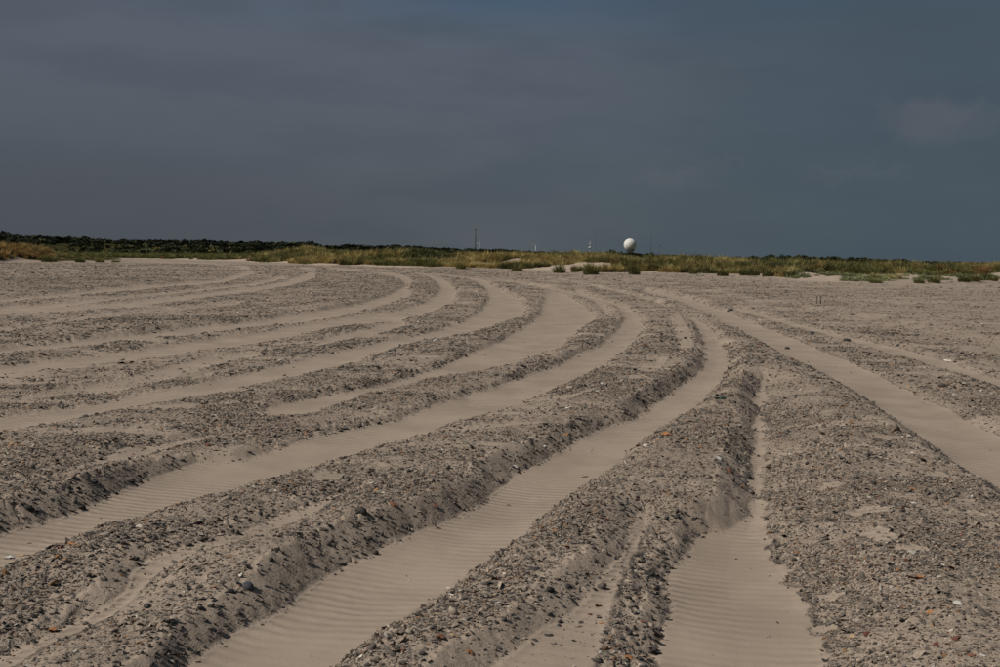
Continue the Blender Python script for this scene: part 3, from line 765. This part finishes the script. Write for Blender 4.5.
# ------------------------------------------------------------------ marram grass
def tussock_mesh(name, seed, nb=90, spread=.42, height=.75, width=.022, lean=.55):
    r = random.Random(seed); v = []; f = []
    for i in range(nb):
        a = r.uniform(0, 6.283); q = spread*.55*math.sqrt(r.random()); bx_, by_ = q*math.cos(a), q*math.sin(a)
        a2 = a+r.gauss(0, .5); L = height*r.uniform(.6, 1.15)*(1-.55*(q/(spread*.55))**2); ln = lean*r.uniform(.25, 1.1); ww = width*r.uniform(.7, 1.3)
        px_, py_ = -math.sin(a2)*ww, math.cos(a2)*ww; b0 = len(v)
        for k, t in enumerate((0, .45, 1.0)):
            out = ln*L*t*t+.08*t; z = L*(t-.28*ln*t*t*t); kx = 1-t*.85
            cx, cy = bx_+math.cos(a2)*out, by_+math.sin(a2)*out
            v += [(cx-px_*kx, cy-py_*kx, z), (cx+px_*kx, cy+py_*kx, z)]
        f += [(b0, b0+1, b0+3, b0+2), (b0+2, b0+3, b0+5, b0+4)]
    me = bpy.data.meshes.new(name); me.from_pydata(v, [], f); me.update(); return me
src_t = [tussock_mesh('tuft_%d' % i, 400+i, nb=[90, 70, 110, 40, 60][i], spread=[.45, .4, .6, .3, .5][i], height=[.75, .85, .65, .5, .6][i]) for i in range(5)]
for me in src_t: me.materials.append(M_BLADE)
def grass_points():
    out = []
    n = 60000
    th = rng.uniform(-R_(36), R_(36), n); s = rng.uniform(0.5, 60, n)**1.0
    vg = dune_at(VEG, th, s); r = foot_dist(th)+s; x = r*np.sin(th); y = r*np.cos(th); z = dune_at(DZ, th, s)
    pn = fbm(x*.12, y*.12, 310, 3); cl_ = fbm(x*.5, y*.5, 313, 2)
    keep = rng.uniform(0, 1, n) < sstep(vg+.55*cl_, .38, .75)*np.interp(s, [0, 12, 30, 60], [.75, .6, .45, .25])
    ap = sstep(bearing_px(th), 775, 800)*sstep(s, 16, 8)*sstep(s, .8, 3)
    young = (~keep) & (rng.uniform(0, 1, n) < .9*ap*sstep(cl_, -.2, .15))
    for m, yg in ((keep, False), (young, True)):
        k = m.sum(); g = sstep(pn[m]+.25*cl_[m]+rng.normal(0, .13, k)+.6*sstep(bearing_px(th[m]), 290, 235), -.14, .36)[:, None]
        straw = np.array([.41, .32, .128]); green = np.array([.150, .150, .050])
        c = straw*(1-g)+green*g
        if yg: c = np.tile(np.array([.20, .22, .10]), (k, 1))
        dk = rng.uniform(0, 1, k) < .10
        c[dk] *= .5
        if not yg:
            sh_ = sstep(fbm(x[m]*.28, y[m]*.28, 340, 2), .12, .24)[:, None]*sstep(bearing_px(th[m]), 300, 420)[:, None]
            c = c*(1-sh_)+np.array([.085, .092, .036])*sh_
        rd = (rng.uniform(0, 1, k) < .03) & (not yg); c[rd] = (.27, .14, .06)
        c = c*rng.uniform(.7, 1.25, (k, 1))
        sc = rng.uniform(.75, 1.35, k)*(.75 if yg else 1.0)
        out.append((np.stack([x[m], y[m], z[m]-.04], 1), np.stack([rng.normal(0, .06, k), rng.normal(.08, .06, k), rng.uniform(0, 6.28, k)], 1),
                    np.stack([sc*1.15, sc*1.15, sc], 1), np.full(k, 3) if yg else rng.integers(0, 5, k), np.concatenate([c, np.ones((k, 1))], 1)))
    n = 5200; th = rng.uniform(R_(-43), R_(-20.6), n); s = rng.uniform(1, 26, n)
    vg = od_at(OV, th, s); xp = bearing_px(th)
    keep = rng.uniform(0, 1, n) < sstep(vg, .4, .7)*sstep(xp, 128, 100)*np.interp(xp, [-500, 50, 70, 128], [1, 1, .45, .5])
    th = th[keep]; s = s[keep]; k = len(s); r = od_at(ofd, th, s)+s; x = r*np.sin(th); y = r*np.cos(th); z = od_at(OZ, th, s)
    g = sstep(fbm(x*.15, y*.15, 320, 3)+rng.normal(0, .12, k)+.5*sstep(bearing_px(th), 40, 75), -.15, .3)[:, None]
    c = np.array([.32, .21, .08])*(1-g)+np.array([.11, .115, .04])*g; c *= rng.uniform(.65, 1.2, (k, 1))
    sc = rng.uniform(.7, 1.2, k)*np.interp(bearing_px(th), [40, 75], [1, .6])
    out.append((np.stack([x, y, z-.04], 1), np.stack([rng.normal(0, .06, k), rng.normal(.08, .06, k), rng.uniform(0, 6.28, k)], 1),
                np.stack([sc*1.2, sc*1.2, sc], 1), rng.integers(0, 5, k), np.concatenate([c, np.ones((k, 1))], 1)))
    return [np.concatenate(a) for a in zip(*out)]
gp = grass_points(); print('grass tufts', len(gp[0]))
gr = scatter('dune_grass', *gp, src_t, M_BLADE); tag(gr, 'straw and olive beach grass covering the low dunes beyond the beach', 'grass', kind='stuff')

DG = (.105, .108, .040); OL = (.17, .15, .055); YG = (.20, .20, .085); RB = (.28, .15, .06)
tus = [  # x, foot y, width px, height px, colour, label
 (461,269,12,9,OL,'olive grass tussock at the dune foot just below the dark mast'),
 (517,271,14,9,OL,'olive tussock at the dune foot below the right wind turbine'),
 (559,273,15,11,DG,'dark green tussock at the dune foot, left of the antenna mast'),
 (591,274.5,19,13,DG,'large dark tussock at the dune foot below the white antenna mast'),
 (575,272,10,8,OL,'small olive tussock between the two large dark tussocks left of the radome'),
 (634,274.5,14,12,DG,'dark round tussock standing alone on sand below the white radome'),
 (654,270.5,12,9,DG,'green tussock on the dune slope just right of the lone radome tussock'),
 (671,272,13,9,OL,'olive tussock on the slope right of the white radome'),
 (693,274,9,8,OL,'narrow olive tussock in a sandy gap of the dune foot'),
 (709,273.5,15,10,DG,'dark green tussock left of the roundest tussock at the dune foot'),
 (723,276,13,8,DG,'roundest dark tussock standing on sand left of the pale sand slope'),
 (745,275.5,12,8,DG,'left one of a row of three dark tussocks by the pale sand slope'),
 (754,275.8,12,9,DG,'middle one of a row of three dark tussocks by the pale sand slope'),
 (768,276.5,13,9,DG,'right one of a row of three dark tussocks by the pale sand slope'),
 (786,271,16,8,DG,'dark tussock on the crest above the pale sand slope'),
 (876,283,14,6,YG,'pale green young tussock on the sandy apron at the right'),
 (919,283.2,10,6,YG,'pale green tussock on the apron, left of the dark green clump'),
 (934,283,13,7,OL,'olive tussock on the apron, middle right'),
 (964,282,11,7,DG,'dark green clump on the apron near the right edge'),
 (974,281.5,12,8,OL,'green clump on the apron beside the dark one near the right edge'),
 (994,281,7,5,OL,'small lone tussock on bare sand at the right edge'),
 (940,272.5,12,10,RB,'rusty brown tussock above the bare hollow at the right'),
 (982,274,18,10,RB,'wide rusty brown tussock near the right edge'),
 (50,261.5,19,9,DG,'dark green tussock at the right end of the outlying dune'),
 (80,262,11,6,DG,'small dark tussock on the beach, right of the outlying dune'),
 (100,262,10,5,OL,'low olive tussock on the beach, second from the end of the grass spit'),
 (116,262,9,3.5,YG,'flat green tussock at the very end of the grass spit on the left'),
]
for i, (x, y, wpx, hpx, c, lab) in enumerate(tus):
    th = math.atan2(*px_ray(np.array([float(x)]), np.array([float(y)]))[0][:2])
    # walk along the ray until it meets the dune surface
    d = px_ray(np.array([float(x)]), np.array([float(y)]))[0]; d = d/math.hypot(d[0], d[1]); f0 = float(foot_dist(np.array([th]))[0])
    if x < 130:
        rs_ = np.linspace(100, 190, 900); fdd = float(od_at(ofd, np.array([th]), np.array([0.]))[0])
        g = np.maximum(grid_at(HG, d[0]*rs_, d[1]*rs_), np.where((rs_-fdd > -1.9) & (rs_-fdd < 33), od_at(OZ, np.full(900, th), np.clip(rs_-fdd, -2, 33.9)), -1))
    else:
        rs_ = np.linspace(max(f0-25, 40), f0+40, 900)
        g = np.where(rs_ < f0-1, grid_at(HG, d[0]*rs_, d[1]*rs_), dune_at(DZ, np.full(900, th), np.clip(rs_-f0, -1.2, 74)))
    z = CAM_H+d[2]*rs_; k = int(np.argmax(z < g)) if (z < g).any() else 450
    r = rs_[k]; wm = wpx*r/1000; hm = hpx*r/1000
    me = tussock_mesh('marram_tussock', 500+i, nb=230, spread=wm*.72, height=hm*1.15, width=.030, lean=.30*wm/hm+.15); me.materials.append(M_BLADE1)
    o = mesh_obj('marram_tussock', None, None, None, mesh=me); o.location = (d[0]*r, d[1]*r, float(g[k])-.05); o.color = (*c, 1)
    tag(o, lab, 'grass tussock', 'grass tussocks along the dune foot')

# ------------------------------------------------------------------ scrub wood on the hills
def leaf_blob(name, seed, n=170, lobes=5, leaf=.16):
    r = random.Random(seed); v = []; f = []
    lb = [(r.uniform(-.5, .5), r.uniform(-.5, .5), r.uniform(.35, .75), r.uniform(.28, .5)) for _ in range(lobes)]
    for i in range(n):
        cx, cy, cz, q = r.choice(lb)
        dv = Vector((r.gauss(0, 1), r.gauss(0, 1), r.gauss(.2, 1))).normalized()*q*r.uniform(.6, 1.05)
        c = Vector((cx, cy, cz))+dv; c.z = max(c.z*.95, .04)
        u = Vector((r.gauss(0, 1), r.gauss(0, 1), r.gauss(0, 1))).normalized(); w_ = u.orthogonal().normalized()
        s = leaf*r.uniform(.6, 1.3); b = len(v)
        v += [tuple(c+u*s), tuple(c+w_*s*.7), tuple(c-u*s), tuple(c-w_*s*.7)]; f.append((b, b+1, b+2, b+3))
    me = bpy.data.meshes.new(name); me.from_pydata(v, [], f); me.update(); return me
src_l = [leaf_blob('bush_%d' % i, 600+i) for i in range(5)]
for me in src_l: me.materials.append(M_LEAF)
n = 9000; th = rng.uniform(-R_(34), R_(33), n); s = np.clip(rng.beta(1.3, 1.8, n)*.9, 0.02, .9)
bx, by, bz = hill_at(th, s); xp = bearing_px(th)
wd = fbm(bx*.018, by*.018, 330, 3)
keep = rng.uniform(0, 1, n) < np.clip(.55+1.6*wd+1.2*sstep(s, .35, .6), .15, 1)*np.interp(xp, [500, 640, 1000], [1, .8, .6])
bx, by, bz, s = bx[keep], by[keep], bz[keep], s[keep]; k = len(bx)
hgt = rng.uniform(1.3, 2.7, k)*np.interp(s, [0, .25, .6], [.45, .75, 1.0]); hgt = hgt*(1+.9*fbm(bx*.012, by*.012, 335, 3)); wid = hgt*rng.uniform(1.0, 1.8, k)
c = np.array([.022, .028, .012])*(1-sstep(rng.normal(0, 1, k), .4, 1.5)[:, None]) + np.array([.050, .046, .020])*sstep(rng.normal(0, 1, k), .4, 1.5)[:, None]
c = c*rng.uniform(.6, 1.2, (k, 1))*(1+1.1*sstep(s, .42, .12))[:, None]*np.where(rng.uniform(0, 1, (k, 1)) < .4*sstep(s, .4, .1)[:, None], np.array([1.35, 1.05, .85]), 1.0)
wo = scatter('scrub_wood', np.stack([bx, by, bz-.15], 1), np.stack([np.zeros(k), np.zeros(k), rng.uniform(0, 6.28, k)], 1), np.stack([wid, wid, hgt], 1), rng.integers(0, 5, k), np.concatenate([c, np.ones((k, 1))], 1), src_l, M_LEAF)
tag(wo, 'dark low scrub and wood covering the hills on the skyline', 'wood', kind='stuff')
print('bushes', k)

# single trees that stand up from the skyline: x, top y, width px, height px, label
trees = [
 (6,230.5,9,7,'small ragged treetop on the skyline at the far left edge'),
 (186,239.0,9,6,'low dark tree bump on the left skyline, above the bend of the path'),
 (305,240.8,16,8,'broad dark tree on the skyline above the golden dune hummock'),
 (318,243,12,6,'smaller dark tree right of the broad one above the golden hummock'),
 (350,244.2,14,5,'flat dark bush on the skyline between the golden hummock and the next grove'),
 (365,244.0,16,5,'wide flat dark bush on the skyline left of the middle grove'),
 (410,245.2,12,5,'left tree of the dark middle grove on the skyline'),
 (421,245.3,14,5,'right tree of the dark middle grove on the skyline'),
 (490,249.0,14,5,'dark bush just right of the small wind turbine by the mast'),
 (602,251.8,13,6,'left dark bush of the clump left of the white radome'),
 (613,250.0,14,7,'tallest dark bush of the clump left of the white radome'),
 (622,251.2,11,6,'dark bush touching the foot of the white radome'),
 (649,251.6,9,4,'small dark bush right of the white radome'),
 (702,255.6,9,5,'small dark bush on the skyline between radome and the right grove'),
 (738,255.8,10,5,'small dark bush left of the right grove on the skyline'),
 (770,253.4,12,6,'pointed dark tree of the right grove on the skyline'),
 (783,254.4,14,6,'middle dark bush of the right grove on the skyline'),
 (798,255.2,14,6,'right dark bush of the right grove on the skyline'),
 (900,258.4,14,6,'lonely dark bush on the skyline far right'),
]
for i, (x, ty, wpx, hpx, lab) in enumerate(trees):
    D = 560.0; top = px_at(x, ty, D); hm = (hpx+4)*D/1000; wm = wpx*D/1000
    base = Vector((top.x, top.y, top.z-hm))
    rt = empty('skyline_tree', base); tag(rt, lab, 'tree', 'dark trees and bushes on the skyline')
    v, f = bars([((0, 0, -.8), (0.1, 0, hm*.45), .16, .10), ((0.05, 0, hm*.25), (wm*.22, .2, hm*.6), .09, .05), ((0, 0, hm*.2), (-wm*.2, -.2, hm*.55), .09, .05)])
    mesh_obj('trunk', v, f, M_BARK, rt)
    me = leaf_blob('crown', 700+i, 420, 7, .11); me.materials.append(M_LEAF1)
    for q in me.vertices: q.co = (q.co.x*wm*.62, q.co.y*wm*.62, q.co.z*hm*.92)
    o = mesh_obj('crown', None, None, None, rt, mesh=me); o.color = (*(np.array([.018, .024, .011])*random.uniform(.8, 1.3)), 1)

# ------------------------------------------------------------------ radome, masts, turbines, posts
def radome():
    D = 1200.0; c = px_at(630, 244.9, D); rad = 6.2*D/1000
    rt = empty('radome', (c.x, c.y, 0)); tag(rt, 'large white radar dome on a short tower rising above the dunes', 'radome')
    cz = c.z
    prof = [(rad*math.cos(a), rad*math.sin(a)) for a in np.linspace(R_(-52), R_(89.5), 24)]
    v, f = lathe(prof, 40); v = [(x, y, z+cz) for x, y, z in v]; dome = mesh_obj('dome', v, f, M_WHITE, rt)
    segs = []                                      # joints of the dome panels
    rj = rad*1.004
    for e in range(-40, 80, 20):
        for k in range(24):
            a0, a1 = 2*math.pi*k/24, 2*math.pi*(k+1)/24; e0 = R_(e)
            p0 = (rj*math.cos(e0)*math.cos(a0), rj*math.cos(e0)*math.sin(a0), cz+rj*math.sin(e0)); p1 = (rj*math.cos(e0)*math.cos(a1), rj*math.cos(e0)*math.sin(a1), cz+rj*math.sin(e0))
            segs.append((p0, p1, .05, .05))
            if k % 2 == (e//20) % 2:
                e1 = R_(e+20); segs.append((p0, (rj*math.cos(e1)*math.cos(a0), rj*math.cos(e1)*math.sin(a0), cz+rj*math.sin(e1)), .05, .05))
    v, f = bars(segs, 4); mesh_obj('panel_joint', v, f, M_SEAM, dome)
    zb = cz+rad*math.sin(R_(-52)); rb = rad*math.cos(R_(-52))
    v, f = lathe([(rb*.98, zb-.9), (rb*1.32, zb-.9), (rb*1.32, zb-.15), (rb*.98, zb-.1)], 32); mesh_obj('collar_ring', v, f, M_GSTEEL, rt)
    v, f = lathe([(rb*.62, -1.2), (rb*.62, zb-3.2), (rb*.95, zb-.9), (rb*.8, zb-.85)], 28); mesh_obj('tower', v, f, M_CONC, rt)
    v, f = lathe([(rb*1.28, zb+.75), (rb*1.30, zb+.70), (rb*1.30, zb+.9), (rb*1.28, zb+.85)], 28); mesh_obj('railing', v, f, M_GSTEEL, rt)
radome()

def mast(x, y0, D, r, mat, label, lattice=False, extra=None, guy=False):
    t = px_at(x, y0, D); rt = empty('mast', (t.x, t.y, 0)); tag(rt, label, 'mast'); h = t.z
    if lattice:
        v, f = [], []
        sg = []; L = [(r*math.cos(a), r*math.sin(a)) for a in (0.3, 2.4, 4.5)]
        for lx, ly in L: sg.append(((lx, ly, -1), (lx*.7, ly*.7, h*.94), r*.28, r*.2))
        nb = int(h/(2.4*r)); 
        for i in range(nb):
            z0, z1 = h*.94*i/nb, h*.94*(i+1)/nb
            for k in range(3):
                a, b = L[k], L[(k+1) % 3]; sg.append(((*a, z0), (b[0], b[1], z1), r*.13, r*.13))
        v, f = bars(sg, 4); mesh_obj('lattice_shaft', v, f, mat, rt)
    else:
        v, f = lathe([(r, -1), (r*.9, h*.6), (r*.8, h*.92)], 10); mesh_obj('shaft', v, f, mat, rt)
    v, f = bars([((0, 0, h*.90), (0, 0, h), r*.35, r*.2)], 5); mesh_obj('antenna_rod', v, f, mat, rt)
    if guy:
        v, f = bars([((0, 0, h*.85), (h*.4*math.cos(a), h*.4*math.sin(a), -.8), .02, .02) for a in (.4, 2.5, 4.6)], 3); mesh_obj('guy_wires', v, f, mat, rt)
    if extra: extra(rt, h, r)
    return rt
def ring_platform(rt, h, r):
    v, f = lathe([(r*1.0, h*.9), (r*1.5, h*.905), (r*1.5, h*.93), (r, h*.935)], 12); mesh_obj('platform', v, f, M_DSTEEL, rt)
mast(475.6, 227.8, 900, .40, M_DSTEEL, 'tall dark lattice-like mast on the skyline left of a small white wind turbine', extra=ring_platform)
def drums(rt, h, r):
    for q, s in ((.93, .5), (.80, .75), (.63, 1.2)):
        z = h*q
        b = mesh_obj('antenna_panel', *boxes([(-s*.9, s*.9, -.35, .35, z-s*.22, z+s*.22)]), M_WHITE, rt)
mast(590.4, 240.5, 600, .17, M_TURB, 'slim white antenna mast with stacked crosswise panels rising from the dunes', extra=drums)
mast(651.6, 229.5, 1500, .32, M_GSTEEL, 'faint tall lattice mast on the skyline right of the radome', lattice=True, guy=True)
def dish(rt, h, r):
    v, f = lathe([(.2, 0), (.7, .2), (.8, .4), (.75, .45), (.3, .2)], 16)
    o = mesh_obj('dish', v, f, M_GSTEEL, rt); o.location = (0, -.7, h*.78); o.rotation_euler = (R_(90), 0, 0)
mast(660, 242, 1500, .2, M_GSTEEL, 'short mast with a round dish right of the faint lattice mast', extra=dish)
mast(596.2, 227, 2600, .30, M_GSTEEL, 'hair-thin very faint mast between the white antenna mast and the radome', lattice=True, guy=True)

def turbine(x, yh, D, blade, ang, label):
    t = px_at(x, yh, D); rt = empty('wind_turbine', (t.x, t.y, 0)); tag(rt, label, 'wind turbine', 'small white wind turbines on the skyline'); h = t.z
    v, f = lathe([(1.25, -1), (.8, h-.7)], 14); mesh_obj('tower', v, f, M_TURB, rt)
    v, f = boxes([(-.8, .8, -1.6, 2.6, h-.8, h+.9)]); mesh_obj('nacelle', v, f, M_TURB, rt)
    v, f = lathe([(.9, 0), (.8, .8), (.3, 1.4)], 12); hub = mesh_obj('hub', v, f, M_TURB, rt); hub.location = (0, -1.6, h); hub.rotation_euler = (R_(90), 0, 0)
    for k in range(3):
        a = ang+k*2.0944; v = []; f = []
        for q, wd_, tk in ((.4, .5, .3), (.2*blade, .75, .22), (.6*blade, .5, .12), (blade, .15, .05)):
            v += [(-wd_*.4, -tk, q), (wd_*.6, -tk*.3, q), (wd_*.6, tk*.3, q), (-wd_*.4, tk, q)]
        for i in range(3):
            for j in range(4): f.append((i*4+j, i*4+(j+1) % 4, i*4+4+(j+1) % 4, i*4+4+j))
        f += [(3, 2, 1, 0), (12, 13, 14, 15)]
        b = mesh_obj('blade', v, f, M_TURB, rt); b.location = (0, -2.3, h); b.rotation_euler = (0, a, 0)
turbine(479.6, 242.6, 2300, 9.5, .25, 'small white wind turbine right beside the tall dark mast')
turbine(535.6, 245.4, 2700, 10.5, .9, 'faint white wind turbine alone on the skyline left of the antenna mast')

# pair of short weathered posts far out on the beach
for x, lab in ((816.8, 'left one of two short weathered posts standing on the beach before the right dunes'), (820.6, 'right darker one of two short weathered posts standing on the beach')):
    p = ground_hit(x, 303.5); rt = empty('beach_post', p); tag(rt, lab, 'post', 'pair of short posts on the beach'); h = 7.2*math.hypot(p.x, p.y)/1000
    v, f = lathe([(.026, -.3), (.025, h*.5), (.023, h-.02), (.015, h)], 9); mesh_obj('shaft', v, f, M_WOOD, rt)
    v, f = lathe([(.030, h*.86), (.030, h*.93), (.024, h*.935)], 9); mesh_obj('cap_band', v, f, M_DSTEEL, rt)
